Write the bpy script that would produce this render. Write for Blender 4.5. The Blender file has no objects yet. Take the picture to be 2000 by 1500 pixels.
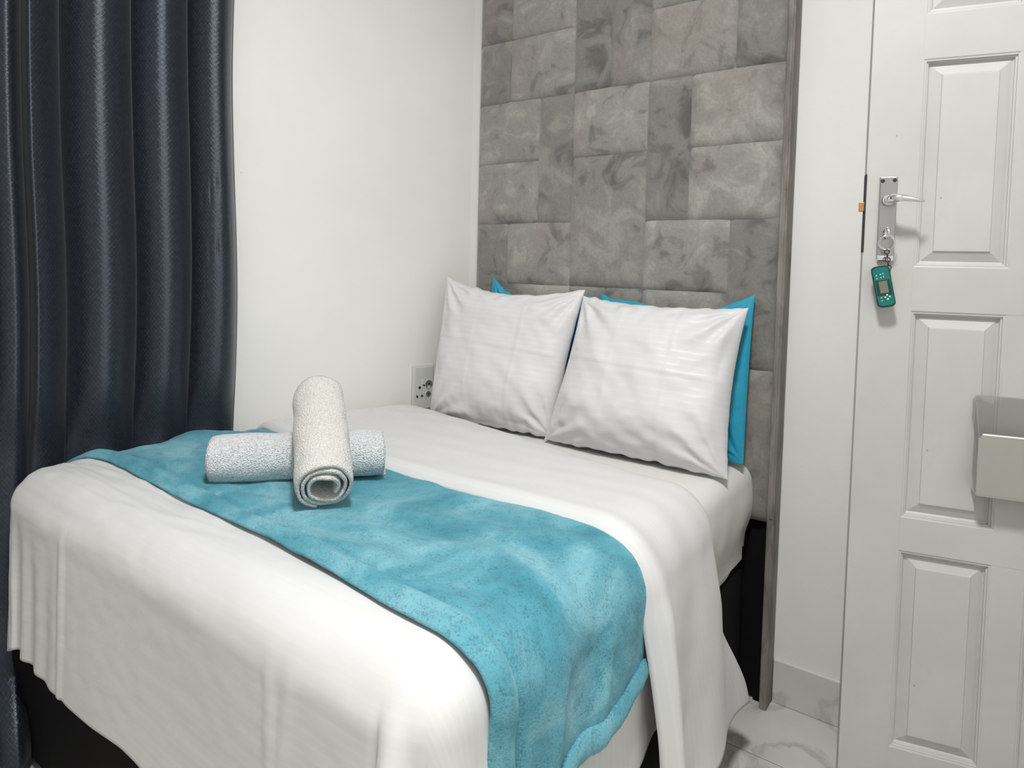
import bpy, bmesh, math, random
from mathutils import Vector, Matrix, noise
random.seed(7)
C = bpy.context.scene.collection
SC = bpy.context.scene

# ------------------------------------------------------------------ camera
R = ((0.795328, 0.605766, 0.0223717), (0.0469449, -0.0247561, -0.9985907), (-0.6043584, 0.7952577, -0.0481269))
cd = bpy.data.cameras.new('camera'); cam = bpy.data.objects.new('camera', cd); C.objects.link(cam)
r0, r1, r2 = [Vector(r) for r in R]
M = Matrix(((r0.x, -r1.x, -r2.x), (r0.y, -r1.y, -r2.y), (r0.z, -r1.z, -r2.z)))
cam.matrix_world = Matrix.Translation((1.6325, -2.0380, 1.25)) @ M.to_4x4()
# camera forward must be the third row of R
fw = Vector((-0.6043584, 0.7952577, -0.0481269)); rt = r0.normalized(); up = rt.cross(fw.normalized()).normalized()
bk = -fw.normalized(); rt = up.cross(bk).normalized()
cam.matrix_world = Matrix.Translation((1.6325, -2.0380, 1.25)) @ Matrix((
    (rt.x, up.x, bk.x), (rt.y, up.y, bk.y), (rt.z, up.z, bk.z))).to_4x4()
cd.sensor_width = 36; cd.lens = 1326 / 2000 * 36; cd.shift_x = 0.025; cd.shift_y = -0.0875
cd.clip_start = 0.05
SC.camera = cam

# ------------------------------------------------------------------ world, light, exposure
w = bpy.data.worlds.new('world'); SC.world = w; w.use_nodes = True
w.node_tree.nodes['Background'].inputs[0].default_value = (0.9, 0.95, 1, 1)
w.node_tree.nodes['Background'].inputs[1].default_value = 0.3
SC.view_settings.view_transform = 'Standard'; SC.view_settings.look = 'None'
SC.view_settings.gamma = 1; SC.view_settings.use_curve_mapping = False
SC.view_settings.exposure = 0.43
LAMP = (1.46, -1.74, 2.84)
LAMP_POWER = 42.0
ld = bpy.data.lights.new('ceiling_bulb', 'AREA'); ld.shape = 'DISK'; ld.size = 0.30; ld.energy = LAMP_POWER
ld.color = (1.0, 1.0, 0.985)
lo = bpy.data.objects.new('ceiling_bulb', ld); C.objects.link(lo); lo.location = (LAMP[0], LAMP[1], LAMP[2] - 0.02)

# ------------------------------------------------------------------ materials
class NT:
    def __init__(s, name):
        s.m = bpy.data.materials.new(name); s.m.use_nodes = True
        s.t = s.m.node_tree; s.b = s.t.nodes['Principled BSDF']
    def n(s, typ, **kw):
        nd = s.t.nodes.new(typ)
        for k, v in kw.items():
            if k in nd.inputs: nd.inputs[k].default_value = v
            else: setattr(nd, k, v)
        return nd
    def l(s, a, b): s.t.links.new(a, b)
    def math(s, op, a, b=None, c=None):
        nd = s.t.nodes.new('ShaderNodeMath'); nd.operation = op
        for i, x in enumerate((a, b, c)):
            if x is None: continue
            if isinstance(x, (int, float)): nd.inputs[i].default_value = x
            else: s.l(x, nd.inputs[i])
        return nd.outputs[0]
    def mix(s, fac, a, b, blend='MIX'):
        nd = s.t.nodes.new('ShaderNodeMix'); nd.data_type = 'RGBA'; nd.blend_type = blend
        for i, x in ((0, fac), (6, a), (7, b)):
            if isinstance(x, (int, float)): nd.inputs[i].default_value = x
            elif isinstance(x, tuple): nd.inputs[i].default_value = (*x[:3], 1)
            else: s.l(x, nd.inputs[i])
        return nd.outputs[2]
    def ramp(s, fac, stops):
        nd = s.t.nodes.new('ShaderNodeValToRGB'); cr = nd.color_ramp
        while len(cr.elements) < len(stops): cr.elements.new(0.5)
        for e, (p, c) in zip(cr.elements, stops):
            e.position = p; e.color = (*c, 1) if isinstance(c, tuple) else (c, c, c, 1)
        s.l(fac, nd.inputs[0]); return nd.outputs[0]
    def noise(s, vec, scale, detail=3, rough=0.5, dist=0.0, dim='3D'):
        nd = s.n('ShaderNodeTexNoise', Scale=scale, Detail=detail, Roughness=rough, Distortion=dist)
        if vec is not None: s.l(vec, nd.inputs['Vector'])
        return nd.outputs[0]
    def coord(s, which='Object', scale=None):
        tc = s.t.nodes.new('ShaderNodeTexCoord'); o = tc.outputs[which]
        if scale:
            mp = s.t.nodes.new('ShaderNodeMapping'); mp.inputs['Scale'].default_value = scale
            s.l(o, mp.inputs[0]); o = mp.outputs[0]
        return o
    def bump(s, h, strength=0.3, dist=0.01):
        nd = s.n('ShaderNodeBump', Strength=strength, Distance=dist)
        s.l(h, nd.inputs['Height']); s.l(nd.outputs[0], s.b.inputs['Normal'])
    def set(s, **kw):
        for k, v in kw.items():
            k = k.replace('_', ' ')
            if isinstance(v, tuple): v = (*v[:3], 1)
            if hasattr(v, 'links') or hasattr(v, 'is_linked'): s.l(v, s.b.inputs[k])
            else: s.b.inputs[k].default_value = v
        return s

def srgb(r, g, b):
    f = lambda c: (c / 255 / 12.92) if c <= 10 else ((c / 255 + 0.055) / 1.055) ** 2.4
    return (f(r), f(g), f(b))

def simple(name, col, rough=0.5, metal=0.0, **kw):
    t = NT(name); t.set(Base_Color=col, Roughness=rough, Metallic=metal, **kw); return t.m

def m_wall():
    t = NT('painted_plaster'); co = t.coord()
    n1 = t.noise(co, 1.8, 4, 0.6); c = t.ramp(n1, [(0.3, srgb(226, 225, 221)), (0.7, srgb(233, 232, 229))])
    n3 = t.noise(co, 26, 2, 0.5); sp = t.ramp(n3, [(0.17, 0.0), (0.18, 1.0)])
    c = t.mix(sp, srgb(190, 188, 184), c)
    t.set(Base_Color=c, Roughness=0.62)
    n2 = t.noise(co, 45, 5, 0.6); n4 = t.noise(co, 5, 2); h = t.math('ADD', n2, t.math('MULTIPLY', n4, 3.0))
    t.bump(h, 0.12, 0.004); return t.m
def m_tile(name, c1, c2, rough=0.18):
    t = NT(name); co = t.coord()
    oi = t.n('ShaderNodeObjectInfo'); ad = t.n('ShaderNodeVectorMath', operation='ADD'); t.l(co, ad.inputs[0]); t.l(oi.outputs['Location'], ad.inputs[1])
    n = t.noise(ad.outputs[0], 2.2, 8, 0.62, 1.6)
    vein = t.ramp(t.math('ABSOLUTE', t.math('SUBTRACT', n, 0.5)), [(0.0, 0.0), (0.045, 1.0)])
    n2 = t.noise(ad.outputs[0], 5, 4); base = t.ramp(n2, [(0.3, c2), (0.7, c1)])
    c = t.mix(vein, tuple(x * 0.84 for x in c2), base)
    t.set(Base_Color=c, Roughness=rough); return t.m
def m_white_fabric(name, stripes=True, period=0.016, col=(213, 213, 213)):
    t = NT(name); uv = t.coord('UV')
    sep = t.n('ShaderNodeSeparateXYZ'); t.l(uv, sep.inputs[0])
    base = srgb(*col)
    co = t.coord('Object')
    weave = t.noise(co, 900, 1); wr = t.noise(co, 14, 4, 0.55, 0.6)
    if stripes:
        w_ = t.math('SINE', t.math('MULTIPLY', sep.outputs[1], 2 * math.pi / period))
        st = t.ramp(w_, [(0.4, 0.0), (0.6, 1.0)])
        c = t.mix(st, tuple(x * 0.975 for x in base), base)
        rg = t.math('MULTIPLY_ADD', st, -0.2, 0.66)
        t.set(Base_Color=c, Roughness=rg)
    else:
        t.set(Base_Color=base, Roughness=0.75)
    t.b.inputs['Sheen Weight'].default_value = 0.15
    h = t.math('ADD', t.math('MULTIPLY', weave, 0.10), t.math('MULTIPLY', wr, 0.5))
    t.bump(h, 0.12, 0.005); return t.m
def m_fleece():
    t = NT('teal_fleece'); co = t.coord('Object')
    big = t.noise(co, 5.5, 4, 0.55, 0.7); fine = t.noise(co, 260, 3, 0.7); mid = t.noise(co, 38, 4, 0.7)
    a = t.ramp(big, [(0.33, srgb(58, 132, 150)), (0.47, srgb(80, 150, 168)), (0.62, srgb(120, 176, 190))])
    f = t.ramp(t.math('ADD', t.math('MULTIPLY', fine, 0.65), t.math('MULTIPLY', mid, 0.35)), [(0.36, 0.55), (0.50, 1.0)])
    c = t.mix(1.0, a, f, 'MULTIPLY')
    t.set(Base_Color=c, Roughness=0.9)
    t.b.inputs['Sheen Weight'].default_value = 0.35; t.b.inputs['Sheen Roughness'].default_value = 0.45
    t.b.inputs['Sheen Tint'].default_value = (0.55, 0.85, 0.95, 1)
    h = t.math('ADD', fine, t.math('MULTIPLY', mid, 1.5)); t.bump(h, 0.45, 0.004); return t.m
def m_blue_cotton():
    t = NT('turquoise_cotton'); co = t.coord('Object')
    n = t.noise(co, 600, 2); c = t.ramp(n, [(0.3, srgb(22, 140, 172)), (0.7, srgb(32, 160, 192))])
    t.set(Base_Color=c, Roughness=0.6); t.b.inputs['Sheen Weight'].default_value = 0.1
    t.bump(t.noise(co, 16, 4, 0.6, 0.5), 0.3, 0.008); return t.m
def m_terry(name, c1, c2, amt=0.9):
    t = NT(name); co = t.coord('Object')
    n = t.noise(co, 260, 3, 0.65); v = t.n('ShaderNodeTexVoronoi', Scale=330); t.l(co, v.inputs['Vector'])
    h = t.math('ADD', n, v.outputs['Distance'])
    c = t.ramp(n, [(0.36, c2), (0.50, c1)])
    t.set(Base_Color=c, Roughness=0.95); t.b.inputs['Sheen Weight'].default_value = 0.25
    t.bump(h, amt, 0.004); return t.m
def m_velvet():
    t = NT('crushed_grey_velvet'); co = t.coord('Object')
    oi = t.n('ShaderNodeObjectInfo')
    ad = t.n('ShaderNodeVectorMath', operation='ADD'); t.l(co, ad.inputs[0])
    mv = t.n('ShaderNodeVectorMath', operation='SCALE'); t.l(oi.outputs['Location'], mv.inputs[0]); mv.inputs['Scale'].default_value = 3.7; t.l(mv.outputs[0], ad.inputs[1])
    n1 = t.noise(ad.outputs[0], 11, 5, 0.6, 1.0); n2 = t.noise(ad.outputs[0], 4.5, 3, 0.5, 0.5)
    n3 = t.noise(ad.outputs[0], 130, 3, 0.6); n4 = t.noise(ad.outputs[0], 3.1, 2)
    k = t.math('ADD', t.math('MULTIPLY', n1, 0.62), t.math('MULTIPLY', n2, 0.38))
    c = t.ramp(k, [(0.36, srgb(98, 96, 93)), (0.43, srgb(122, 120, 116)), (0.455, srgb(134, 132, 127)), (0.52, srgb(138, 136, 131)), (0.60, srgb(156, 154, 146))])
    at = t.n('ShaderNodeAttribute'); at.attribute_type = 'OBJECT'; at.attribute_name = 'tone'
    c = t.mix(1.0, c, at.outputs['Color'], 'MULTIPLY')
    pk = t.ramp(n4, [(0.55, 0.0), (0.68, 0.35)])
    c = t.mix(pk, c, srgb(150, 134, 128))
    c = t.mix(t.ramp(n3, [(0.4, 0.16), (0.6, 0.0)]), c, srgb(80, 78, 76))
    t.set(Base_Color=c, Roughness=0.85); t.b.inputs['Sheen Weight'].default_value = 0.35; t.b.inputs['Sheen Roughness'].default_value = 0.5
    t.bump(t.math('ADD', n1, t.math('MULTIPLY', n3, 0.3)), 0.3, 0.006); return t.m
def m_curtain():
    t = NT('woven_blackout_fabric'); uv = t.coord('UV')
    sep = t.n('ShaderNodeSeparateXYZ'); t.l(uv, sep.inputs[0]); x, y = sep.outputs[0], sep.outputs[1]
    # crossing diagonal dashes
    wob = t.math('MULTIPLY', t.noise(uv, 30, 2), 0.006)
    xx = t.math('ADD', x, wob); k = 2 * math.pi / 0.021
    d1 = t.math('SINE', t.math('MULTIPLY', t.math('ADD', xx, t.math('MULTIPLY', y, 0.75)), k))
    d2 = t.math('SINE', t.math('MULTIPLY', t.math('SUBTRACT', xx, t.math('MULTIPLY', y, 0.75)), k))
    l1 = t.ramp(t.math('ABSOLUTE', d1), [(0.0, 1.0), (0.35, 0.0)]); l2 = t.ramp(t.math('ABSOLUTE', d2), [(0.0, 1.0), (0.35, 0.0)])
    brk = t.ramp(t.noise(t.coord('UV', (60, 90, 1)), 1.0, 3, 0.7), [(0.42, 0.15), (0.58, 1.0)])
    pat = t.math('MULTIPLY', t.math('MAXIMUM', l1, l2), brk)
    th = t.noise(t.coord('UV', (500, 1400, 1)), 1.0, 2)
    c = t.mix(t.math('MULTIPLY', pat, 0.42), srgb(19, 23, 35), srgb(80, 92, 116))
    c = t.mix(t.ramp(th, [(0.3, 0.35), (0.6, 0.0)]), c, srgb(16, 18, 24))
    t.set(Base_Color=c, Roughness=0.40, Metallic=0.3, Anisotropic=0.8, Anisotropic_Rotation=0.25)
    tg = t.n('ShaderNodeTangent', direction_type='UV_MAP'); tg.uv_map = 'UVMap'; t.l(tg.outputs[0], t.b.inputs['Tangent'])
    t.b.inputs['Specular IOR Level'].default_value = 1.0; t.b.inputs['Specular Tint'].default_value = (.8, .88, 1, 1)
    t.b.inputs['Sheen Weight'].default_value = 0.12
    t.bump(t.math('ADD', pat, t.math('MULTIPLY', th, 0.8)), 0.2, 0.002); return t.m
def m_door():
    t = NT('white_door_paint'); co = t.coord('Object')
    n = t.noise(co, 3.2, 5, 0.6, 0.4); c = t.ramp(n, [(0.3, srgb(171, 170, 167)), (0.6, srgb(180, 179, 176))])
    sm = t.ramp(t.noise(co, 7, 5, 0.7), [(0.60, 0.0), (0.78, 0.3)]); c = t.mix(sm, c, srgb(165, 160, 152))
    sp = t.ramp(t.noise(co, 70, 1), [(0.20, 1.0), (0.215, 0.0)]); c = t.mix(t.math('MULTIPLY', sp, 0.5), c, srgb(120, 116, 110))
    t.set(Base_Color=c, Roughness=0.36)
    t.bump(t.noise(t.coord('Object', (60, 60, 6)), 1.0, 3), 0.08, 0.004); return t.m
def m_black():
    t = NT('black_base_cloth'); co = t.coord('Object'); n = t.noise(co, 300, 2)
    t.set(Base_Color=t.ramp(n, [(0.3, (0.003, 0.003, 0.0035)), (0.7, (0.006, 0.0055, 0.006))]), Roughness=0.85)
    t.b.inputs['Specular IOR Level'].default_value = 0.15; return t.m
def m_wood_frame():
    t = NT('grey_frame_wrap'); co = t.coord('Object', (9, 9, 2.2))
    n = t.noise(co, 2.5, 6, 0.65, 0.5); c = t.ramp(n, [(0.3, srgb(92, 88, 82)), (0.5, srgb(128, 124, 117)), (0.7, srgb(150, 146, 139))])
    st = t.ramp(t.noise(t.coord('Object', (1, 1, 1)), 9, 5, 0.75), [(0.66, 0.0), (0.72, 0.8)]); c = t.mix(st, c, srgb(74, 58, 44))
    t.set(Base_Color=c, Roughness=0.7); t.bump(n, 0.3, 0.003); return t.m

WALL = m_wall(); TILE = m_tile('floor_marble_tile', srgb(206, 205, 201), srgb(190, 189, 184)); SKIRT = m_tile('skirting_tile', srgb(212, 211, 208), srgb(198, 197, 194), 0.25)
GROUT = simple('grout', srgb(120, 117, 110), 0.9)
DUVET = m_white_fabric('striped_white_cotton', True, 0.017); SHEET = m_white_fabric('plain_white_sheet', False, col=(220, 219, 215))
PILLOW = m_white_fabric('striped_pillow_cotton', True, 0.019, (216, 215, 217))
FLEECE = m_fleece(); BLUE = m_blue_cotton(); VELVET = m_velvet(); CURT = m_curtain(); DOORM = m_door(); BLACK = m_black(); FRAME = m_wood_frame()
TERRY1 = m_terry('white_terry', srgb(232, 234, 236), srgb(188, 194, 200), 1.0); TERRY2 = m_terry('cream_terry', srgb(222, 220, 215), srgb(198, 195, 188), 0.8)
TERRYBAND = m_terry('flat_woven_band', srgb(234, 233, 229), srgb(222, 221, 216), 0.2)
CHROME = simple('chrome', (0.78, 0.78, 0.79), 0.16, 1.0); STEEL = simple('brushed_steel', (0.40, 0.40, 0.41), 0.26, 1.0); DARK = simple('dark_void', (0.01, 0.01, 0.01), 0.7)
BRASS = simple('worn_brass', srgb(196, 140, 90), 0.4, 0.5); PLASTIC = simple('white_plastic', srgb(205, 205, 200), 0.35); HOLEM = simple('socket_recess', srgb(105, 106, 104), 0.5)
TEAL_P = simple('teal_plastic', srgb(8, 118, 112), 0.18, Transmission_Weight=0.25); TEAL_D = simple('dark_teal_plastic', srgb(6, 52, 50), 0.25); BTN = simple('pale_button', srgb(190, 225, 215), 0.3)
SCREEN = simple('grey_lcd', srgb(104, 108, 92), 0.15); BRONZE = simple('dark_metal_link', srgb(70, 62, 58), 0.4, 0.8)

# ------------------------------------------------------------------ helpers
def obj(name, bm_or_me, mat, parent=None, smooth=False, loc=None):
    if isinstance(bm_or_me, bmesh.types.BMesh):
        me = bpy.data.meshes.new(name); bmesh.ops.recalc_face_normals(bm_or_me, faces=bm_or_me.faces); bm_or_me.to_mesh(me); bm_or_me.free()
    else: me = bm_or_me
    if mat: me.materials.append(mat)
    if smooth: me.polygons.foreach_set('use_smooth', [True] * len(me.polygons))
    o = bpy.data.objects.new(name, me); C.objects.link(o)
    if parent: o.parent = parent
    if loc: o.location = loc
    return o
def empty(name, loc=(0, 0, 0), rotz=0):
    o = bpy.data.objects.new(name, None); C.objects.link(o); o.location = loc; o.rotation_euler = (0, 0, rotz); o.empty_display_size = .05; return o
def tag(o, label, cat, group=None):
    o['label'] = label; o['category'] = cat
    if group: o['group'] = group
    return o
def struct(o): o['kind'] = 'structure'; return o
def box(bm, x0, x1, y0, y1, z0, z1, bev=0.0, seg=2):
    vs = [bm.verts.new(p) for p in ((x0, y0, z0), (x1, y0, z0), (x1, y1, z0), (x0, y1, z0), (x0, y0, z1), (x1, y0, z1), (x1, y1, z1), (x0, y1, z1))]
    fs = [bm.faces.new([vs[i] for i in f]) for f in ((0, 3, 2, 1), (4, 5, 6, 7), (0, 1, 5, 4), (1, 2, 6, 5), (2, 3, 7, 6), (3, 0, 4, 7))]
    if bev:
        es = {e for f in fs for e in f.edges}
        bmesh.ops.bevel(bm, geom=list(es), offset=bev, segments=seg, profile=0.5, affect='EDGES')
def B(*a, **k):
    bm = bmesh.new(); box(bm, *a, **k); return bm
def cyl(bm, p0, p1, r0, r1=None, n=16, cap=True):
    p0, p1 = Vector(p0), Vector(p1); r1 = r0 if r1 is None else r1
    d = (p1 - p0).normalized(); a = d.orthogonal().normalized(); b = d.cross(a)
    A = [bm.verts.new(p0 + (a * math.cos(t) + b * math.sin(t)) * r0) for t in [2 * math.pi * i / n for i in range(n)]]
    Bv = [bm.verts.new(p1 + (a * math.cos(t) + b * math.sin(t)) * r1) for t in [2 * math.pi * i / n for i in range(n)]]
    for i in range(n): bm.faces.new((A[i], A[(i + 1) % n], Bv[(i + 1) % n], Bv[i]))
    if cap: bm.faces.new(A[::-1]); bm.faces.new(Bv)
def tube(bm, pts, rad, n=10, closed=False):
    pts = [Vector(p) for p in pts]; N = len(pts); rings = []
    ref = None
    for i, p in enumerate(pts):
        q = pts[(i + 1) % N] if (closed or i < N - 1) else p
        o_ = pts[i - 1] if (closed or i > 0) else p
        d = (q - o_).normalized()
        a = d.orthogonal().normalized() if ref is None else (ref - d * ref.dot(d)).normalized()
        ref = a; b = d.cross(a); r = rad[i] if isinstance(rad, (list, tuple)) else rad
        rings.append([bm.verts.new(p + (a * math.cos(2 * math.pi * k / n) + b * math.sin(2 * math.pi * k / n)) * r) for k in range(n)])
    M_ = N if closed else N - 1
    for i in range(M_):
        A, Bv = rings[i], rings[(i + 1) % N]
        for k in range(n): bm.faces.new((A[k], A[(k + 1) % n], Bv[(k + 1) % n], Bv[k]))
    if not closed: bm.faces.new(rings[0][::-1]); bm.faces.new(rings[-1])
def torus(bm, c, nrm, R_, r, n=28, m=8):
    c = Vector(c); nrm = Vector(nrm).normalized(); a = nrm.orthogonal().normalized(); b = nrm.cross(a)
    tube(bm, [c + (a * math.cos(2 * math.pi * i / n) + b * math.sin(2 * math.pi * i / n)) * R_ for i in range(n)], r, m, True)
def grid_mesh(name, nu, nv, fn, uvfn=None, wrap_u=False):
    """fn(i/(nu-1), j/(nv-1)) -> point"""
    vs = [fn(i / (nu - 1), j / (nv - 1)) for j in range(nv) for i in range(nu)]
    fs = [(j * nu + i, j * nu + i + 1, (j + 1) * nu + i + 1, (j + 1) * nu + i) for j in range(nv - 1) for i in range(nu - 1)]
    me = bpy.data.meshes.new(name); me.from_pydata([tuple(v) for v in vs], [], fs)
    if uvfn:
        uvl = me.uv_layers.new(name='UVMap'); uvs = [uvfn(i / (nu - 1), j / (nv - 1)) for j in range(nv) for i in range(nu)]
        vi = [0] * len(me.loops); me.loops.foreach_get('vertex_index', vi)
        flat = []
        for k in vi: flat += uvs[k]
        uvl.data.foreach_set('uv', flat)
    return me
def solid(o, th, off=-1):
    m = o.modifiers.new('thickness', 'SOLIDIFY'); m.thickness = th; m.offset = off; return o
def ss(a, b, x):
    t = min(1, max(0, (x - a) / (b - a))); return t * t * (3 - 2 * t)
def nz(x, y, z=0.0): return noise.noise(Vector((x, y, z)))
def ga(x, s): return math.exp(-(x / s) ** 2)

# ------------------------------------------------------------------ room shell
K = 0.30                                   # the left wall opens outward a little from the headboard wall
WT = Vector((-0.28734789, -0.95782629, 0)); WN = Vector((0.95782629, -0.28734789, 0))
def wall_prism(name, pts, z0, z1):
    bm = bmesh.new(); a = [bm.verts.new((x, y, z0)) for x, y in pts]; b = [bm.verts.new((x, y, z1)) for x, y in pts]
    n = len(pts)
    for i in range(n): bm.faces.new((a[i], a[(i + 1) % n], b[(i + 1) % n], b[i]))
    bm.faces.new(a[::-1]); bm.faces.new(b); return struct(obj(name, bm, WALL))
CEIL = 2.96
wall_prism('wall_back', [(-0.2, 0), (2.5, 0), (2.5, 0.12), (-0.2, 0.12)], 0, CEIL)
wall_prism('wall_left', [(0, 0), (-1.02, -3.4), (-1.14, -3.4), (-0.12, 0)], 0, CEIL)
wall_prism('wall_right', [(2.30, 0), (2.42, 0), (2.42, -3.4), (2.30, -3.4)], 0, CEIL)
wall_prism('wall_front', [(-1.14, -3.4), (2.42, -3.4), (2.42, -3.52), (-1.14, -3.52)], 0, CEIL)
struct(obj('ceiling', B(-1.2, 2.5, -3.52, 0.12, CEIL, CEIL + 0.1), WALL))
fl = struct(obj('floor', B(-1.2, 2.5, -3.52, 0.12, -0.10, -0.0015), GROUT))
GY = [0.0, -0.262, -0.862, -1.462, -2.062, -2.662, -3.262]
GX = [-0.95, -0.35, 0.25, 0.85, 1.45, 2.05, 2.30]
g = 0.0016
for iy in range(len(GY) - 1):
    for ix in range(len(GX) - 1):
        x0, x1, y1, y0 = GX[ix] + g, GX[ix + 1] - g, GY[iy] - g, GY[iy + 1] + g
        if x1 < K * y1 - .3: continue
        cx, cy = (x0 + x1) / 2, (y0 + y1) / 2
        obj('floor_tile', B(x0 - cx, x1 - cx, y0 - cy, y1 - cy, -0.004, 0.0, bev=0.0008, seg=1), TILE, fl, loc=(cx, cy, 0))
sk = bmesh.new(); box(sk, 1.158, 2.29, -0.011, 0.0, 0.0, 0.127, bev=0.003)
bb = struct(obj('baseboard_back', sk, SKIRT))

# ceiling lamp (out of frame, the room's light)
cl = tag(empty('ceiling_lamp', (LAMP[0], LAMP[1], CEIL)), 'round white ceiling lamp above the foot of the bed', 'lamp')
bm = bmesh.new(); cyl(bm, (0, 0, -0.03), (0, 0, 0), 0.09, 0.09, 32); obj('lamp_base', bm, PLASTIC, cl)
bm = bmesh.new(); cyl(bm, (0, 0, -0.115), (0, 0, -0.03), 0.15, 0.10, 32); obj('lamp_shade', bm, PLASTIC, cl)

# ------------------------------------------------------------------ headboard
hb = tag(empty('headboard', (0.61, 0, 0)), 'tall grey velvet headboard of padded rectangular panels against the back wall', 'headboard')
HX = -0.61
FY = -0.042
xs = dict(a=.086, b=.220, c=.345, d=.477, e=.609, f=.741, g=.876, h=1.002, i=1.134)
zr = [2.452, 2.238, 2.028, 1.813, 1.600, 1.387, 1.175, .962, .752, .541]
P = []
def pn(x0, x1, r0, r1, tone): P.append((xs[x0], xs[x1], zr[r1], zr[r0], tone))
pn('a', 'b', 0, 1, .85); pn('b', 'd', 0, 1, 1.05); pn('d', 'f', 0, 1, 1.0); pn('f', 'g', 0, 1, .9); pn('g', 'i', 0, 1, 1.05)
pn('a', 'b', 1, 2, .84); pn('a', 'b', 2, 3, .80); pn('b', 'd', 1, 2, 1.08); pn('b', 'd', 2, 3, 1.05)
pn('d', 'e', 1, 3, .84); pn('e', 'f', 1, 3, .88); pn('f', 'h', 1, 2, 1.08); pn('f', 'h', 2, 3, 1.10); pn('h', 'i', 1, 3, .86)
pn('a', 'c', 3, 4, 1.06); pn('a', 'c', 4, 5, 1.10); pn('c', 'd', 3, 5, .84); pn('d', 'f', 3, 4, 1.10); pn('d', 'f', 4, 6, .93)
pn('f', 'g', 3, 5, .83); pn('g', 'i', 3, 4, 1.07); pn('g', 'i', 4, 5, 1.09)
pn('a', 'b', 5, 7, .82); pn('b', 'd', 5, 6, 1.10); pn('f', 'h', 5, 6, 1.12); pn('h', 'i', 5, 7, .82)
pn('b', 'd', 6, 7, 1.08); pn('d', 'e', 6, 8, .84); pn('e', 'f', 6, 8, .94); pn('f', 'h', 6, 7, 1.10)
pn('a', 'c', 7, 8, 1.0); pn('c', 'd', 7, 9, .85); pn('a', 'c', 8, 9, 1.0); pn('d', 'f', 8, 9, 1.0); pn('f', 'h', 7, 8, 1.0); pn('f', 'h', 8, 9, 1.0); pn('h', 'i', 7, 9, .84)
for k, (x0, x1, z0, z1, tone) in enumerate(P):
    wd, hg = (x1 - x0) / 2, (z1 - z0) / 2; cx, cz = (x0 + x1) / 2, (z0 + z1) / 2
    def pf(s, t, wd=wd, hg=hg, k=k):
        a, b = 2 * s - 1, 2 * t - 1
        # denser toward the edges
        a = math.sin(a * math.pi / 2); b = math.sin(b * math.pi / 2)
        ex, ez = wd * (1 - abs(a)), hg * (1 - abs(b)); e = min(ex, ez)
        puff = 0.0175 * (1 - math.exp(-e / 0.006)) + 0.006 * (1 - a * a) * (1 - b * b)
        wv = 0.0022 * nz(a * wd * 22 + k * 3.1, b * hg * 22) * min(1, e / .01)
        gx = 0.0008 * nz(b * 4 + k, 3.3); gz = 0.0008 * nz(a * 4 + k, 7.3)
        return (a * (wd - .0019) + gx, -(puff + wv), b * (hg - .0019) + gz)
    me = grid_mesh('panel', 17, 17, pf)
    o = obj('panel', me, VELVET, hb, smooth=True, loc=(cx + HX, FY, cz)); o['tone'] = (tone, tone, tone * .995)
    solid(o, 0.012, 1)
bm = bmesh.new(); box(bm, .085 + HX, 1.1362 + HX, FY + 0.0005, -0.0005, .541, 2.47); obj('back_board', bm, BLACK, hb)
bm = bmesh.new(); box(bm, 1.1365 + HX, 1.157 + HX, -0.066, -0.0005, 0.0, 2.48, bev=.004); obj('side_frame', bm, FRAME, hb)
bm = bmesh.new(); box(bm, 1.143 + HX, 1.152 + HX, -0.0685, -0.064, 0.55, 2.47, bev=.0015); obj('frame_bead', bm, FRAME, hb)
bm = bmesh.new(); box(bm, .078 + HX, .0845 + HX, -0.055, -0.0005, 0.0, 2.48, bev=.002); obj('side_frame', bm, FRAME, hb)
bm = bmesh.new(); box(bm, .084 + HX, 1.137 + HX, -0.06, -0.0005, 2.455, 2.48, bev=.004); obj('top_frame', bm, FRAME, hb)
bm = bmesh.new(); box(bm, 1.112 + HX, 1.136 + HX, -0.035, -0.001, 0.0, .541); obj('leg', bm, BLACK, hb)

obj('gap_shade_board', B(.086 + HX, 1.1115 + HX, -.030, -.0005, .01, .540), BLACK, hb)  # added black sheet, stands in for the dark gap below the panels
# ------------------------------------------------------------------ bed
S0 = 0.285 / 1.4
def warp(p):
    if p.x < 1.09: p.x = 1.09 + (p.x - 1.09) * (1 + S0 * max(0, -p.y))
    return p
def drape(u, v, off=0.0, top=0.70, R_=0.05, ue=(0.015, 1.09), vf=1.38, flare=0.03, corner=True):
    """u: across (m from the left edge), v: from the head toward the foot; beyond the edges the cloth turns down."""
    cu = min(max(u, ue[0] + R_), ue[1] - R_); cv = min(v, vf - R_)
    du, dv = u - cu, v - cv
    if du == 0 and dv == 0: return warp(Vector((u, -v, top + off))), 0.0, Vector((0, 0, 1)), 0.0
    th = math.atan2(dv, abs(du)); dd = max(abs(du), dv) * (1 + 0.06 * math.sin(2 * th) ** 2) if corner else math.hypot(du, dv)
    dx, dy = math.cos(th) * (1 if du >= 0 else -1), -math.sin(th)
    if dd < R_ * math.pi / 2:
        a = dd / R_; h, dr = R_ * math.sin(a), R_ * (1 - math.cos(a)); nh, nz_ = math.sin(a), math.cos(a)
    else:
        e = dd - R_ * math.pi / 2; h, dr = R_ + flare * e, R_ + e; nh, nz_ = 1, 0
    nrm = Vector((dx * nh, dy * nh, nz_))
    p = Vector((cu + dx * h, -cv + dy * h, top - dr)) + nrm * off
    return warp(p), dr, nrm, th

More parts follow.
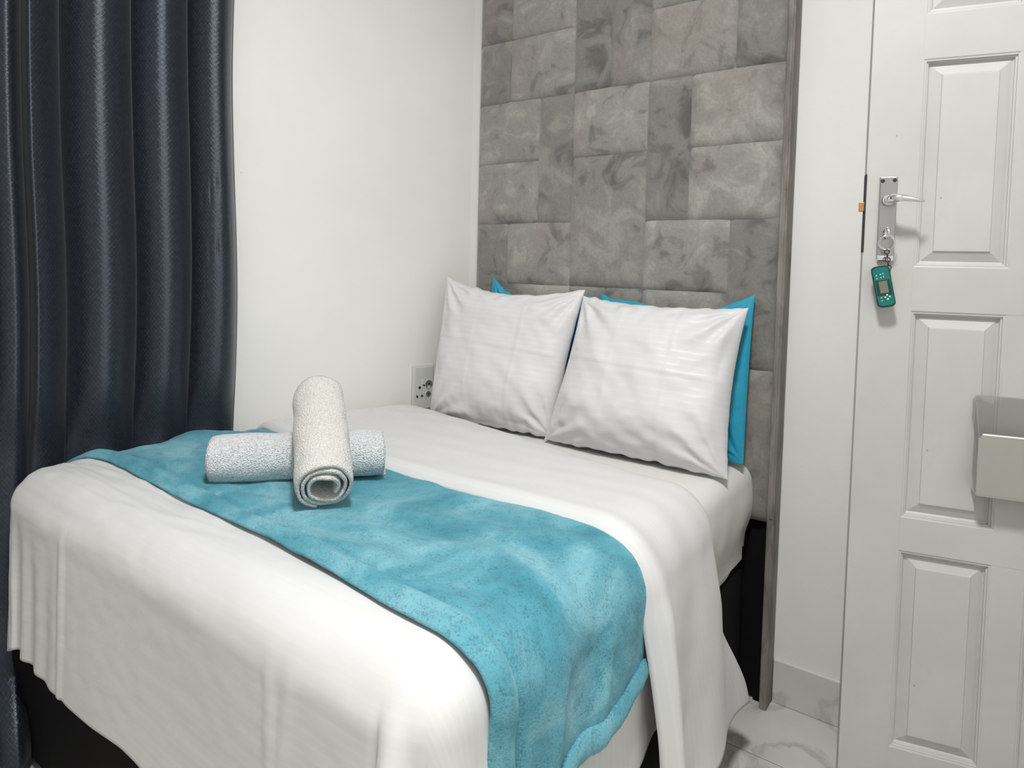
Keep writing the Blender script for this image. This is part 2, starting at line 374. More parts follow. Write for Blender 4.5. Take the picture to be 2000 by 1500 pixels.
bed = tag(empty('bed_base', (0.6, -0.7, 0)), 'black fabric covered bed base with mattress under the white bedding', 'bed')
def hexa(x_in, y0, y1, z0, z1, xr):
    """box whose left side follows the wall"""
    bm = bmesh.new(); pts = []
    for y in (y0, y1):
        l = warp(Vector((x_in, y, 0))).x; pts.append((l, y)); pts.append((xr, y))
    (a, b, c, d) = pts
    ring = [a, b, d, c]
    lo_ = [bm.verts.new((x - 0.6, y + 0.7, z0)) for x, y in ring]; hi = [bm.verts.new((x - 0.6, y + 0.7, z1)) for x, y in ring]
    for i in range(4): bm.faces.new((lo_[i], lo_[(i + 1) % 4], hi[(i + 1) % 4], hi[i]))
    bm.faces.new(lo_[::-1]); bm.faces.new(hi)
    if z0 < .1: lo_[3].co.z = .012
    bmesh.ops.bevel(bm, geom=list(bm.edges), offset=0.012, segments=3, affect='EDGES'); return bm
obj('base', hexa(0.0, -0.085, -1.425, 0.045, 0.41, 1.085), BLACK, bed)
obj('mattress', hexa(0.03, -0.075, -1.415, 0.412, 0.69, 1.08), SHEET, bed)
for lx, ly in ((1.055, -0.13), (1.055, -1.36), (0.1, -0.13), (-0.14, -1.36)):
    bm = bmesh.new(); cyl(bm, (lx - .6, ly + .7, 0), (lx - .6, ly + .7, 0.050), 0.016, 0.022, 16); obj('leg', bm, BLACK, bed, smooth=False)

# fitted sheet: mattress head end, wraps the right side
def f_sheet(s, t):
    u = -0.02 + s * (1.09 + 0.27 + 0.02); v = 0.075 + t * (1.30 - 0.075)
    if u > 1.09:
        e = (u - 1.09) / 0.27
        v = v - 0.02 * e * (1 - t)
    p, dr, n_, th = drape(u, v, 0.004, 0.695, 0.045, flare=0.0)
    # the tucked head corner narrows as it goes down
    if dr > 0.02:
        e = ss(0.05, 0.28, dr)
        p.z += 0.055 * e * ga(v - .09, .07)
        p += n_ * (0.006 * math.sin(dr * 16) + 0.004 * nz(v * 14, dr * 5, 3)) * ss(0, .1, dr)
        p.x -= 0.012 * ss(.15, .27, dr)
    p.z += 0.002 * nz(u * 9, v * 9, 1) * (1 - min(1, dr * 10))
    return p
me = grid_mesh('fitted_sheet', 110, 90, f_sheet, lambda s, t: (s * 1.4, t * 1.2))
o = obj('fitted_sheet', me, SHEET, smooth=True); tag(o, 'plain white fitted sheet over the mattress, showing in front of the pillows', 'sheet')

# duvet
def duvet_pt(u, v, off):
    p, dr, n_, th = drape(u, v, off, 0.715, 0.085, ue=(0.0, 1.108), vf=1.44, flare=0.02)
    side = ss(0.03, 0.12, dr)
    # top: soft puff and small wrinkles
    d = 0.010 * nz(u * 2.6, v * 2.6, 5) + 0.0045 * nz(u * 7, v * 15, 2) * (1 - side) + 0.0008 * nz(u * 30, v * 30, 9)
    # crinkles near the left foot corner, running across
    wr = ga(u - 0.25, .35) * ga(v - 1.28, .16)
    d += wr * 0.004 * (1 - abs(nz(u * 9 + v * 5, v * 26, 4)) * 3)
    foot = math.sin(th)
    if dr > 0:
        if th > 0.75:   # foot face
            uu = u
            left = ga(uu + 0.0, .2)
            d += side * (0.010 * left * math.sin(uu * 95 + 4 * dr) * ss(.05, .3, dr) + 0.004 * nz(uu * 4, dr * .8, 8) + .008 * math.sin(uu * 7) * dr)
            d += side * 0.006 * (ga(uu - 0.30 + .02 * dr, .006) + 0.8 * ga(uu - 0.86 - 0.02 * dr, .008) + 0.7 * ga(uu - 0.91 + .12 * dr, .01))
        elif u > 0.5:
            d += side * (0.014 * nz(v * 5.5, dr * 1.5, 6) + 0.010 * math.sin(v * 14 + 1.2) * min(1, dr * 2.5))
    # gathered corner fold on the right of the foot
    if u > 0.8 and th > 0:
        q = th
        fold = ga(q - 1.20, .15) * ss(0.03, 0.20, dr) * 0.045 - ga(q - 1.43, .06) * ss(.03, .15, dr) * 0.026 + ga(q - .45, .22) * ss(.05, .4, dr) * .02
        d += fold
    p += n_ * d
    # uneven hem
    return p
UL, UR, VH, VF = -0.30, 1.49, 0.60, 1.825
def f_duvet(s, t):
    u = UL + s * (UR - UL); v = VH + t * (VF - VH)
    if u > 1.2: u += 0.012 * nz(v * 7, 2.2) * ss(1.3, UR, u)
    if v > 1.5: v += 0.010 * nz(u * 7, 8.2) * ss(1.6, VF, v)
    # side hem pulls up just behind the turned-down flap
    return duvet_pt(u, v, 0.0)
me = grid_mesh('duvet', 260, 200, f_duvet, lambda s, t: (UL + s * (UR - UL), VH + t * (VF - VH)))
dv_ = obj('duvet', me, DUVET, smooth=True); solid(dv_, 0.006)
tag(dv_, 'white duvet with faint satin stripes draped over the foot of the bed', 'duvet')

# turned-down flap of the duvet
def f_flap(s, t):
    UR2 = 1.625; UL2 = -0.07
    u = UL2 + s * (UR2 - UL2)
    top_r = 0.30 + 0.20 * ss(0.0, 1.1, u) - 0.19 * ss(1.16, 1.66, u)        # edge toward the pillows
    front = 0.872 - 0.02 * ss(1.1, 1.6, u) - 0.05 * ss(.3, -.05, u) + 0.006 * nz(u * 5, 4.4)
    v = front + t * (top_r - front)
    if s > 0.94 or u > 1.5: u += 0.02 * nz(v * 11, 1.7) * ss(1.45, UR2, u) - 0.03 * ss(.7, .9, v) * ss(1.4, UR2, u) + .02 * ga(v - .60, .1) * ss(1.4, UR2, u)
    a = (front - v); b = (v - top_r)
    thick = 0.020 * (1 - math.exp(-max(a, 0) / 0.016)) + 0.010 * ga(a - .03, .035)
    thick *= 0.5 + 0.5 * (1 - math.exp(-max(b, 0) / 0.03))
    p, dr, n_, th = drape(u, v, 0.012 + thick, 0.715, 0.085, ue=(0.0, 1.108), vf=1.44, flare=0.075, corner=False)
    side = ss(0.03, .15, dr)
    d = 0.008 * nz(u * 2.6, v * 2.6, 5) * (1 - side) + 0.003 * nz(u * 9, v * 16, 12) + side * (0.013 * nz(v * 8 + dr, dr * 3.0, 21) + .016 * math.sin(v * 24 + 2.5 * dr) * ss(.08, .5, dr))
    d += side * ga(v - .83, .03) * .018
    p += n_ * d
    if p.z < 0: p.z = 0.01
    # left end curls against the wall
    p.z += 0.012 * ga(u + .02, .08)
    return p
me = grid_mesh('turned_down_fold', 230, 90, f_flap, lambda s, t: (s * 1.76, t * .5))
o = obj('turned_down_fold', me, DUVET, dv_, smooth=True); solid(o, 0.008)

# throw
def throw_pt(u, v, off=0.014):
    p, dr, n_, th = drape(u, v, off, 0.715, 0.085, ue=(0.0, 1.108), vf=1.44, flare=0.02, corner=False)
    side = ss(0.03, 0.12, dr)
    d = 0.010 * nz(u * 2.6, v * 2.6, 5)
    d += 0.009 * nz(u * 5 + v * 3, v * 12, 31) * (1 - .5 * side) + 0.0035 * nz(u * 16 + v * 9, v * 24, 33) + .0008 * nz(u * 90, v * 90, 3)
    if u > .5 and dr > 0:
        d += side * (0.012 * nz(v * 7, dr * 2, 6) + 0.009 * ga(v - .99 - .25 * dr, .018) + .006 * ga(v - 1.13 - .3 * dr, .022) - .004 * math.sin(v * 30))
    d += ga(u + .0, .10) * (0.022 * ga(v - 1.02, .07) + 0.006 * nz(v * 30, 3)) 
    return p + n_ * max(d, -0.012 + 0.0), n_
def v_near(u): return 1.282 + 0.05 * ss(.5, 1.05, u) + 0.01 * ss(1.1, 1.4, u) + 0.012 * nz(u * 3.5, 77) + 0.06 * ss(.15, -.1, u)
def v_far(u): return 0.845 + 0.012 * ss(.8, 1.2, u)
TU0, TU1 = -0.06, 1.330
def f_throw(s, t):
    vn, vf_ = v_near(TU0 + s * (TU1 - TU0)), v_far(TU0 + s * (TU1 - TU0))
    v = vn + t * (vf_ - vn)
    u = TU0 + s * (TU1 - TU0) + (0.02 * (1 - t) - 0.02 * t) * ss(.85, 1, s)
    a = vn - v
    p, n_ = throw_pt(u, v)
    # rolled seam along the near edge: rise, groove, then flat
    p += n_ * (0.007 * (1 - math.exp(-a / .006)) + 0.008 * ga(a - .030, .016) - 0.007 * ga(a - .056, .006))
    return p
me = grid_mesh('throw_blanket', 250, 130, f_throw, lambda s, t: (s, t))
tb = obj('throw_blanket', me, FLEECE, smooth=True); solid(tb, 0.010)
tag(tb, 'teal fleece throw blanket laid across the white duvet and hanging down its side', 'blanket')
# ribbed hem at the hanging end
def f_hem(s, t):
    vn, vf_ = v_near(TU1), v_far(TU1); v = vn + s * (vf_ - vn)
    u = TU1 + 0.02 * (1 - 2 * s) - 0.030 + t * 0.034
    p, n_ = throw_pt(u, v)
    rib = 0.0045 * abs(math.sin(s * 52 * math.pi)) * math.sin(math.pi * t)
    return p + n_ * (0.002 + 0.004 * math.sin(math.pi * t) + rib)
me = grid_mesh('hem', 300, 10, f_hem, lambda s, t: (s, t))
o = obj('hem', me, FLEECE, tb, smooth=True); solid(o, 0.012); o['label'] = 'thick whip-stitched hem'

# ------------------------------------------------------------------ pillows
def pillow(name, bl, br, tl, tr, T, mat, seed, ear=0.05, creases=True, belly=0.0, sag=0.10, bump=0.0):
    bl, br, tl, tr = map(Vector, (bl, br, tl, tr)); cen = (bl + br + tl + tr) / 4
    nrm = (br - bl).cross(tl - bl).normalized()      # points to -y (toward the foot)
    W_ = (br - bl).length; H_ = (tl - bl).length
    N = 120
    def side(sign):
        def f(s, t):
            a = math.sin((2 * s - 1) * math.pi / 2); b = math.sin((2 * t - 1) * math.pi / 2)
            # concave outline between the pointed corners
            cx = ear * (1 - b * b) * 0.8; cy = (ear if b < 0 else sag * (1 - bump * ga(a + .5, .3))) * (1 - a * a) * (1.0 if b > 0 else 0.25)
            aa = a * (1 - cx * abs(a) ** 1.5); bb_ = b * (1 - cy * abs(b) ** 1.5)
            s_, t_ = (aa + 1) / 2, (bb_ + 1) / 2
            p = bl * (1 - s_) * (1 - t_) + br * s_ * (1 - t_) + tl * (1 - s_) * t_ + tr * s_ * t_
            th = ((1 - abs(a) ** 2.6) * (1 - abs(b) ** 2.6)) ** 0.55
            low = 1 + 0.25 * (-b) * (1 - b * b)
            e = 1 - max(abs(a), abs(b))
            # wrinkles: fans from the corners
            w_ = 0
            for ca, cb in ((-1, 1), (1, 1), (-1, -1), (1, -1)):
                ang = math.atan2((b - cb) * cb, (a - ca) * ca); rr = math.hypot(a - ca, b - cb)
                w_ += 0.006 * math.sin(ang * 13 + seed * 3 + ca) * ga(rr - .35, .35)
            w_ += 0.009 * nz(a * 2.2 + seed, b * 2.6, seed) * (1 if creases else .6) + .004 * nz(a * 5 + b * 3 + seed, b * 4, seed + 2) + .0015 * nz(a * 9 + seed, b * 9, seed)
            w_ += 0.006 * ga(b - .93, .10) * math.sin(a * 24 + seed) * (1 - a * a)
            if creases and sign > 0:
                w_ += 0.0022 * ga(b - 0.10 + .05 * a + .02 * nz(a * 3, seed), .022) - .0012 * ga(b - .06 + .05 * a, .03) + 0.0018 * ga(a - .38 - .02 * nz(b * 2, seed), .020) + .0016 * ga(a + .28 + .03 * b, .018) - .0008 * ga(a - .33, .03)
            h = sign * T / 2 * th * low + w_ * min(1, th * 2.0) * min(1, e * 9)
            if sign < 0: h = -T / 2 * th * 0.5 + 0.002 * nz(a * 3, b * 3, seed) * min(1, e * 9)
            edge = 0.006 * nz(a * 8 + seed, b * 8, 4)
            return p + nrm * (h + belly * (1 - a * a) * (1 - b * b)) + (tl - bl).normalized() * edge * (1 - e) 
        return f
    uvf = lambda s, t: (math.sin((2 * s - 1) * math.pi / 2) * W_ / 2, math.sin((2 * t - 1) * math.pi / 2) * H_ / 2)
    m1 = grid_mesh('a', N, N, side(1), uvf); m2 = grid_mesh('b', N, N, side(-1), uvf)
    bm = bmesh.new(); bm.from_mesh(m1); bm.from_mesh(m2); bpy.data.meshes.remove(m1); bpy.data.meshes.remove(m2)
    bmesh.ops.remove_doubles(bm, verts=bm.verts, dist=0.0004)
    return obj(name, bm, mat, smooth=True)
PB = 0.708
p1 = pillow('pillow', (.062, -.285, PB), (.548, -.255, PB), (.028, -.165, 1.192), (.588, -.150, 1.170), .165, PILLOW, 1.3, sag=.17)
tag(p1, 'white striped pillow leaning at the left, nearest the wall with the socket', 'pillow', 'white pillows')
p2 = pillow('pillow', (.535, -.285, PB), (1.095, -.290, PB - .003), (.590, -.165, 1.150), (1.093, -.165, 1.142), .205, PILLOW, 4.1, sag=.075, ear=.085)
tag(p2, 'white striped pillow leaning at the right side of the bed, nearest the door', 'pillow', 'white pillows')
p3 = pillow('pillow', (.10, -.125, PB), (.59, -.125, PB), (.175, -.082, 1.200), (.575, -.082, 1.150), .065, BLUE, 2.2, ear=.10, creases=False, sag=.32)
tag(p3, 'turquoise pillow behind the left white pillow, only its pointed corner showing', 'pillow', 'turquoise pillows')
p4 = pillow('pillow', (.62, -.135, PB), (1.092, -.150, PB + .004), (.610, -.088, 1.158), (1.090, -.100, 1.176), .085, BLUE, 6.2, ear=.015, creases=False, sag=.26, bump=.45)
tag(p4, 'turquoise pillow behind the right white pillow, its right edge showing', 'pillow', 'turquoise pillows')

# ------------------------------------------------------------------ rolled towels
def towel(name, c0, c1, R_, mat, turns=3.2, seed=0.0, flat=1.0, end0=0.0, end1=0.0, flare1=0.0, squash1=0.0, wall=0.62, hole=0.22):
    c0, c1 = Vector(c0), Vector(c1); ax = (c1 - c0); L = ax.length; ax.normalize()
    upv = Vector((0, 0, 1)); upv = (upv - ax * upv.dot(ax)).normalized(); sd = ax.cross(upv)
    nt, nl = int(turns * 64), 46
    th = R_ / (turns + 0.7)
    def f(s, t):
        a = s * turns * 2 * math.pi; k = s * turns
        r = hole * R_ + (R_ - hole * R_) * (k / turns) ** .8
        r *= 1 + 0.05 * math.sin(2 * a + seed) * (1 - s) + .04 * nz(a * .9, seed) * (1 - s) + 0.02 * nz(math.cos(a) * .9 + seed, math.sin(a) * .9, t * 2)
        r += 0.0025 * nz(t * 7 + seed, math.cos(a) * 2, math.sin(a) * 2)
        # layers end unevenly: inner ones poke out or draw in
        e0 = end0 * (1 - s) + 0.008 * nz(a * 0.55 + seed, 1.1); e1 = end1 * (1 - s) + 0.008 * nz(a * .55 + seed, 9.1)
        l = -e0 + t * (L + e0 + e1)
        fl_ = 1 + flare1 * ss(.6, 1.0, t); x = math.cos(a + seed) * r * fl_; y = math.sin(a + seed) * r * flat * (1 - squash1 * ss(.7, 1, t))
        rnd = 1 - 0.07 * ss(.06, 0, t) - 0.07 * ss(.94, 1, t)
        return c0 + ax * l + (sd * x + upv * y) * rnd
    me = grid_mesh(name, nt, nl, f, lambda s, t: (s, t))
    o = obj(name, me, mat, smooth=True); solid(o, th * wall)
    return o, f, ax
A0, A1 = (0.205, -1.185, 0.780), (0.468, -0.900, 0.785)
tA, fA, axA = towel('rolled_towel', A0, A1, 0.057, TERRY1, 3.15, 3.77, .93, end0=.012, flare1=.10, squash1=0.05)
tag(tA, 'white rolled bath towel lying underneath on the teal throw', 'towel')
def f_bandA(s, t):
    p = Vector(fA(1 - (0.62 + 0.0) * s * 0.5, 0.025 + t * .09)); c = Vector(A0) + axA * axA.dot(p - Vector(A0)); d = (p - c).normalized(); return p + d * 0.0012
o = obj('woven_band', grid_mesh('woven_band', 60, 8, f_bandA), TERRYBAND, tA, smooth=True); o['label'] = 'smooth woven band near the end'
B0, B1 = (0.560, -1.150, 0.788), (0.330, -0.982, 0.919)
tB, fB, axB = towel('rolled_towel', B0, B1, 0.0575, TERRY2, 2.8, -0.6, 1.0, end0=.006, end1=.0, wall=.42, hole=.34)
tag(tB, 'cream-white rolled towel propped across the other towel with its spiral end facing out', 'towel')
def f_bandB(s, t):
    p = Vector(fB(1 - 0.30 * s, 0.10 + t * .22)); c = Vector(B0) + axB * axB.dot(p - Vector(B0)); d = (p - c).normalized(); return p + d * 0.0012
o = obj('woven_band', grid_mesh('woven_band', 60, 10, f_bandB), TERRYBAND, tB, smooth=True); o['label'] = 'smooth woven band near the open end'
# rounded closed far end of the upper roll
cB = Vector(B1); bm = bmesh.new(); bmesh.ops.create_uvsphere(bm, u_segments=32, v_segments=20, radius=0.0548)
q = axB.to_track_quat('Z', 'Y').to_matrix().to_4x4()
for v in bm.verts:
    v.co.z *= 0.55
    v.co += v.co.normalized() * 0.0015 * nz(v.co.x * 60, v.co.y * 60, v.co.z * 60)
bmesh.ops.transform(bm, matrix=Matrix.Translation(cB - axB * .006) @ q, verts=bm.verts)
obj('folded_end', bm, TERRY2, tB, smooth=True)

# ------------------------------------------------------------------ curtain
VAL = [(.893, .040), (1.022, .045), (1.167, .045), (1.330, .030), (1.412, .055), (1.508, .040), (1.66, .06), (1.84, .05)]
AMP = [.060, .064, .080, .066, .058, .08, .08]; SKEW = [.42, .50, .50, .80, .35, .5, .5]
def prof(w_):
    for (a, fa), (b, fb), A, sk in zip(VAL, VAL[1:], AMP, SKEW):
        if w_ <= b:
            t = max(0, (w_ - a) / (b - a)); q = t / sk * .5 if t < sk else .5 + (t - sk) / (1 - sk) * .5
            return fa + (fb - fa) * t + A * math.sin(math.pi * q) ** 0.75
    return VAL[-1][1]
ZT = 2.40
def f_curt(s, t):
    z = 0.012 + t * (ZT - 0.012); w0 = .893 + s * (1.84 - .893)
    off = prof(w0) * (0.96 + 0.10 * nz(w0 * 3, z * 1.1, 2))
    w1 = w0 + 0.014 * nz(z * 1.3, w0 * 2.5, 5) + 0.004 * ga(w0 - .893, .05) * math.sin(z * 5)
    if w0 > 1.36: off += .10 * ss(.34, .04, z) * ss(1.36, 1.42, w0)
    if z < .9: off = 0.028 + (off - 0.028) * (1 - 0.62 * ss(.9, .72, z) * ss(.12, .32, z)) + .06 * ss(.3, .05, z)
    # horizontal packing creases and a few diagonal ones
    for wc, zc, sl in ((1.25, 1.72, .25), (1.10, 1.64, .2), (.95, 1.61, .1), (.965, 1.45, -1.4), (.955, 1.28, -1.3)):
        if abs(w0 - wc) < .07: off += -0.004 * ga(z - zc - sl * (w0 - wc), .005) * ga(w0 - wc, .04)
    off += .0015 * nz(w0 * 14, z * 3, 7)
    return WT * w1 + WN * off + Vector((0, 0, z))
NL = 420
arc = [0.0]; pw = None
for i in range(NL):
    w0 = .893 + i / (NL - 1) * (1.84 - .893); pt = (w0, prof(w0))
    if pw: arc.append(arc[-1] + math.hypot(pt[0] - pw[0], pt[1] - pw[1]))
    pw = pt
me = grid_mesh('curtain', NL, 90, f_curt, lambda s, t: (arc[min(NL - 1, int(round(s * (NL - 1))))], t * ZT))
cu = obj('curtain', me, CURT, smooth=True); solid(cu, 0.0015)
tag(cu, 'dark navy patterned curtain hanging in folds at the left wall', 'curtain')
bm = bmesh.new(); cyl(bm, WT * .80 + WN * .085 + Vector((0, 0, 2.42)), WT * 2.2 + WN * .085 + Vector((0, 0, 2.42)), .012)
for w_ in (.82, 2.15): cyl(bm, WT * w_ + WN * .0 + Vector((0, 0, 2.42)), WT * w_ + WN * .09 + Vector((0, 0, 2.42)), .007)
obj('curtain_rod', bm, STEEL, cu, smooth=False)
def f_sel(s, t):
    z = 0.02 + t * (ZT - .03); 
    p = Vector(f_curt(0, (z - .012) / (ZT - .012))); return p + WT * (0.006 - 0.010 * s) + WN * (0.004 - 0.006 * s)
obj('side_seam', grid_mesh('side_seam', 4, 80, f_sel), CURT, cu, smooth=True)

# ------------------------------------------------------------------ wall socket
ang = math.atan2(-WN.x, WN.y)   # local -y faces the room
so = empty('wall_socket', WT * 0.204 + Vector((0, 0, 0.782)))
lx = -WT; rot = Matrix((( lx.x, -WN.x, 0), (lx.y, -WN.y, 0), (0, 0, 1)))   # local x toward the corner, local -y out of the wall
so.rotation_euler = rot.to_euler()
tag(so, 'white wall socket with switch and pin holes, low on the left wall beside the pillow', 'socket')
obj('back_box', B(-.045, .045, -.012, 0, -.083, .083, bev=.003), PLASTIC, so)
obj('face_plate', B(-.0405, .0405, -.016, -.011, -.0775, .0775, bev=.0025), PLASTIC, so)
obj('rocker_switch', B(-.009, .001, -.020, -.015, .012, .030, bev=.002), PLASTIC, so)
def disc(x, z, r, y=-.0166, mat=DARK, name='pin_hole', d=.0012):
    bm = bmesh.new(); cyl(bm, (x, y - d, z), (x, y + d, z), r, r, 18); return obj(name, bm, mat, so)
for x, z, r in ((-.018, .002, .0048), (-.028, -.030, .0040), (-.008, -.029, .0042), (0.0, .009, .0032)): disc(x, z, r)
def ring(x, z, r):
    bm = bmesh.new(); torus(bm, (x, -.0165, z), (0, 1, 0), r, .0012); obj('socket_rim', bm, PLASTIC, so, smooth=True)
disc(.020, .012, .0150, mat=HOLEM, name='round_recess'); ring(.020, .012, .0155); disc(.020, .014, .003, y=-.0182); disc(.020, .002, .006, y=-.018, mat=PLASTIC, name='earth_lug')
disc(.019, -.024, .0105, mat=HOLEM, name='round_recess'); ring(.019, -.024, .011); disc(.019, -.024, .0028, y=-.0182)

# ------------------------------------------------------------------ door
DR = math.atan2(.23268, .97255)
door = struct(empty('door_1', (1.411, -.528, 0.0), DR))
DZ0, DZ1, DW, DT = 0.012, 2.235, 0.735, 0.040
px_ = [(.086, .236), (.286, .436), (.486, .649)]; pz_ = [(.309, .706), (.771, 1.174), (1.258, 1.650), (1.733, 2.125)]
bm = bmesh.new()
xsx = [0] + [v for p in px_ for v in p] + [DW]
for a, b in ((0, .086), (.649, DW)): box(bm, a, b, 0, DT, DZ0, DZ1)
for a, b in ((.236, .286), (.436, .486)): box(bm, a, b, 0.0, DT, DZ0 + .05, DZ1 - .02)
zz = [DZ0] + [v for p in pz_ for v in p] + [DZ1]
for i in range(0, len(zz), 2): box(bm, .0855, .6495, -.0003, DT, zz[i], zz[i + 1])
df = obj('door_frame_rails', bm, DOORM, door); df.name = 'stile_and_rail_frame'
rings = [(0.0, 0.0), (.0025, .0012), (.0045, .0012), (.0052, .004), (.0080, .0048), (.0086, .0085), (.0115, .0105), (.0300, .0035), (.0312, .0014), (.034, .0012)]
for (x0, x1) in px_:
    for (z0, z1) in pz_:
        bm = bmesh.new(); prev = None; cx, cz = (x0 + x1) / 2, (z0 + z1) / 2
        for ins, dep in rings:
            r_ = [bm.verts.new((x - cx, dep, z - cz)) for x, z in ((x0 + ins, z0 + ins), (x1 - ins, z0 + ins), (x1 - ins, z1 - ins), (x0 + ins, z1 - ins))]
            if prev:
                for i in range(4): bm.faces.new((prev[i], prev[(i + 1) % 4], r_[(i + 1) % 4], r_[i]))
            prev = r_
        bm.faces.new(prev)
        # back
        back = [bm.verts.new((x - cx, DT, z - cz)) for x, z in ((x0, z0), (x1, z0), (x1, z1), (x0, z1))]; bm.faces.new(back[::-1])
        o = obj('door_panel', bm, DOORM, door, loc=(cx, 0, cz))
# lock furniture
lp = obj('lock_plate', B(.0225, .0525, -.0050, 0, 1.274, 1.431, bev=.0022), STEEL, door)
bm = bmesh.new()
for x, z in ((.0275, 1.4225), (.0475, 1.4235)): cyl(bm, (x, -.0056, z), (x, -.004, z), .0036, .0036, 14)
obj('screw_hole', bm, DARK, lp)
obj('plate_lip', B(.0235, .0515, -.0075, -.002, 1.268, 1.279, bev=.002), CHROME, lp)
bm = bmesh.new(); cyl(bm, (.0375, -.005, 1.385), (.0375, -.014, 1.385), .0115, .0095, 24); obj('handle_rose', bm, CHROME, lp, smooth=False)
bm = bmesh.new(); tube(bm, [(.0375, -.012, 1.385), (.0375, -.034, 1.385), (.039, -.043, 1.3855), (.044, -.048, 1.386), (.056, -.050, 1.386), (.072, -.049, 1.3835), (.084, -.0465, 1.381), (.0915, -.044, 1.3795)], [.0065, .0065, .0075, .008, .0068, .0052, .0036, .0016], 14)
obj('lever_handle', bm, CHROME, lp, smooth=True)
bm = bmesh.new(); cyl(bm, (.0365, -.0054, 1.326), (.0365, -.0035, 1.326), .004, .004, 14); box(bm, .0348, .0382, -.0054, -.0035, 1.311, 1.325); obj('keyhole', bm, DARK, lp)
obj('latch_bolt', B(-.009, .001, .010, .026, 1.366, 1.384, bev=.001), BRASS, door)
obj('lock_forend', B(-.0012, .001, -.0008, .030, 1.285, 1.437), DARK, door)

# key, ring and charm
kx = .0362
def D(x, y, z): return (x, y, z)
M_D = Matrix.Translation((1.411, -.528, 0)) @ Matrix.Rotation(DR, 4, 'Z')
ky = tag(empty('door_key', M_D @ Vector((kx, -.006, 1.322)), DR), 'silver key standing in the keyhole under the door lever', 'key')
bm = bmesh.new(); cyl(bm, (0, .004, 0), (0, -.014, 0), .0022, .0022, 12); obj('shaft', bm, CHROME, ky)
bm = bmesh.new(); torus(bm, (0, -.022, .0), (1, .15, 0), .0095, .0022); obj('bow', bm, CHROME, ky, smooth=True)
kr = tag(empty('key_ring', M_D @ Vector((kx, -.024, 1.303)), DR), 'split key ring and chain hanging from the door key', 'key ring')
bm = bmesh.new(); torus(bm, (0, 0, 0), (.25, 1, .1), .0135, .0009); torus(bm, (.002, .001, .001), (-.15, 1, .15), .0135, .0009); obj('split_ring', bm, CHROME, kr, smooth=True)
for i in range(5):
    bm = bmesh.new(); torus(bm, (.0015 + i * .0012, 0, -.017 - i * .0075), (1, 0, 0) if i % 2 else (0, 1, 0), .0040, .0011, 16, 6); obj('chain_link', bm, BRONZE, kr, smooth=True)
bm = bmesh.new(); box(bm, .0062, .0092, -.0035, .0005, -.088, -.050, bev=.001); obj('strap', bm, BRONZE, kr)
ch = empty('key_charm', M_D @ Vector((.0345, -.026, 1.2195)), DR); ch.rotation_euler = (0, math.radians(-12.5), DR)
ch.rotation_euler = (Matrix.Rotation(DR, 3, 'Z') @ Matrix.Rotation(math.radians(-12), 3, 'Y')).to_euler()
tag(ch, 'teal plastic key charm shaped like a small handheld game console', 'key charm')
def capsule(hw, hh, y0, y1, n=10, bev=.0015):
    bm = bmesh.new(); pts = []
    r = hw
    for cxs, czs, a0 in ((hw - r, hh - r * .55, 0), (-(hw - r), -(hh - r * .55), math.pi)):
        for i in range(n + 1):
            a = a0 + math.pi * i / n; ca, sa = math.cos(a), math.sin(a)
            pts.append((cxs + math.copysign(abs(ca) ** .65, ca) * r, czs + math.copysign(abs(sa) ** .8, sa) * r * .55))
    A = [bm.verts.new((x, y0, z)) for x, z in pts]; Bv = [bm.verts.new((x, y1, z)) for x, z in pts]; N = len(pts)
    for i in range(N): bm.faces.new((A[i], A[(i + 1) % N], Bv[(i + 1) % N], Bv[i]))
    bm.faces.new(A[::-1]); bm.faces.new(Bv)
    bmesh.ops.remove_doubles(bm, verts=bm.verts, dist=.00005)
    bmesh.ops.bevel(bm, geom=[e for e in bm.edges if abs(e.verts[0].co.y - e.verts[1].co.y) < 1e-6], offset=bev, segments=2, affect='EDGES')
    return bm
obj('shell', capsule(.0155, .040, -.004, .004), TEAL_D, ch)
obj('front_face', capsule(.0135, .0372, -.0052, -.0030, bev=.0006), TEAL_P, ch)
obj('screen_bezel', B(-.0120, .0120, -.0060, -.0045, -.0165, .0135, bev=.0004), TEAL_D, ch)
obj('screen', B(-.0072, .0072, -.0064, -.0055, -.0125, .0105, bev=.0003), SCREEN, ch)
def btn(x, z, r=.0014):
    bm = bmesh.new(); cyl(bm, (x, -.0068, z), (x, -.0048, z), r * .8, r, 12); obj('button', bm, BTN, ch)
for x, z in ((-.0085, .0225), (-.0015, .0235), (.003, .0245), (-.0085, .0165), (-.0015, .0175), (.003, .0185), (-.007, -.0205), (-.007, -.0265)): btn(x, z, .0012)
for x, z in ((.0032, -.0165), (.0032, -.0245), (-.0005, -.0205), (.007, -.0205)): btn(x, z, .0019)

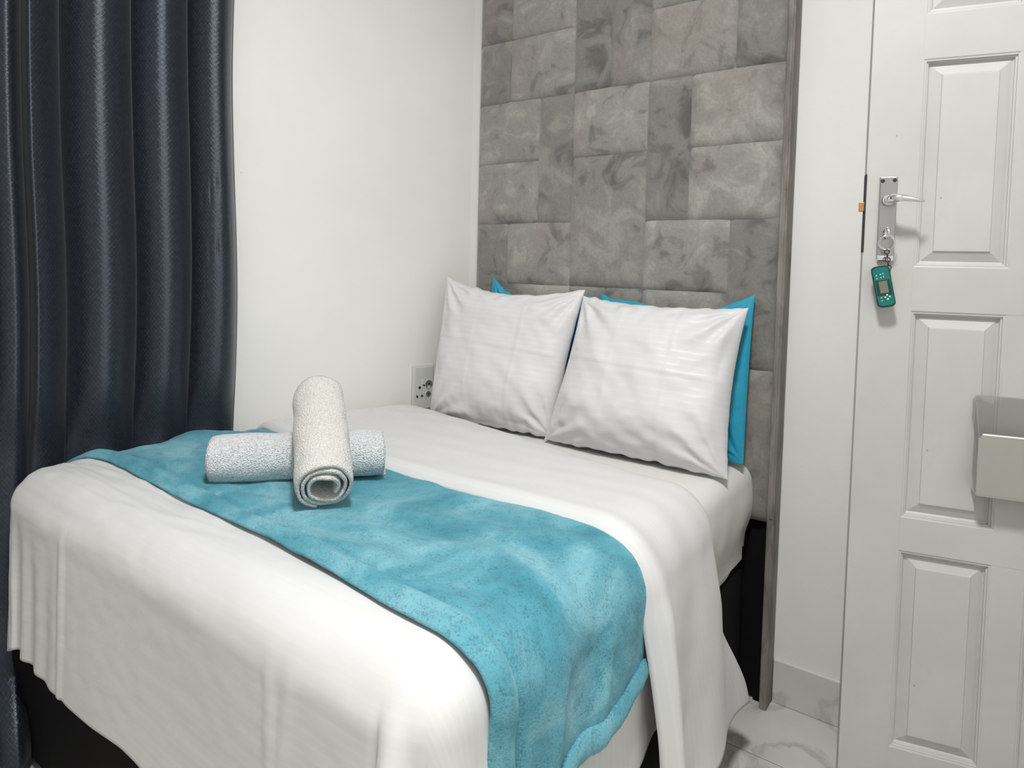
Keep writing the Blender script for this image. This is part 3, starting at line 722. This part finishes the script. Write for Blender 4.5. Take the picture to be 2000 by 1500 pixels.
# acrylic holder on the door
ah = tag(empty('document_holder', M_D @ Vector((.30, 0, .94)), DR), 'clear acrylic leaflet holder fixed to the white door at the right edge', 'holder')
AC = NT('clear_acrylic'); AC.set(Base_Color=srgb(205, 203, 200), Roughness=0.08, IOR=1.3, Transmission_Weight=0.9); AC = AC.m
AC = NT('clear_acrylic_sheet'); AC.set(Base_Color=srgb(150, 147, 143), Roughness=0.12, Alpha=0.30); AC = AC.m
FR = NT('frosted_acrylic'); FR.set(Base_Color=srgb(150, 150, 144), Roughness=0.3); FR = FR.m
EDG = simple('acrylic_edge', srgb(235, 235, 232), 0.2)
SHD = simple('dark_edge', srgb(70, 66, 62), 0.4)
def prism_xz(pts, y0, y1):
    bm = bmesh.new(); A = [bm.verts.new((x, y0, z)) for x, z in pts]; Bv = [bm.verts.new((x, y1, z)) for x, z in pts]; N = len(pts)
    for i in range(N): bm.faces.new((A[i], A[(i + 1) % N], Bv[(i + 1) % N], Bv[i]))
    bm.faces.new(A[::-1]); bm.faces.new(Bv); return bm
obj('back_plate', prism_xz([(-.108, .040), (-.108, .075), (-.101, .083), (.115, .083), (.115, -.062), (-.096, -.062), (-.096, -.03)], -.0045, -.0015), AC, ah)
def yz(pts, x0, x1):
    bm = bmesh.new(); A = [bm.verts.new((x0, y, z)) for y, z in pts]; Bv = [bm.verts.new((x1, y, z)) for y, z in pts]; N = len(pts)
    for i in range(N): bm.faces.new((A[i], A[(i + 1) % N], Bv[(i + 1) % N], Bv[i]))
    bm.faces.new(A[::-1]); bm.faces.new(Bv); return bm
obj('side_plate', yz([(-.0045, .070), (-.0045, -.062), (-.036, -.09), (-.036, .012)], -.104, -.1015), AC, ah)
obj('front_plate', prism_xz([(-.104, .008), (-.098, .016), (.115, .016), (.115, -.094), (-.1035, -.094)], -.039, -.036), FR, ah)
obj('front_rim', B(-.098, .115, -.0395, -.0355, .0155, .018), EDG, ah)
obj('bottom_plate', B(-.1035, .115, -.039, -.0015, -.0965, -.0935), FR, ah)
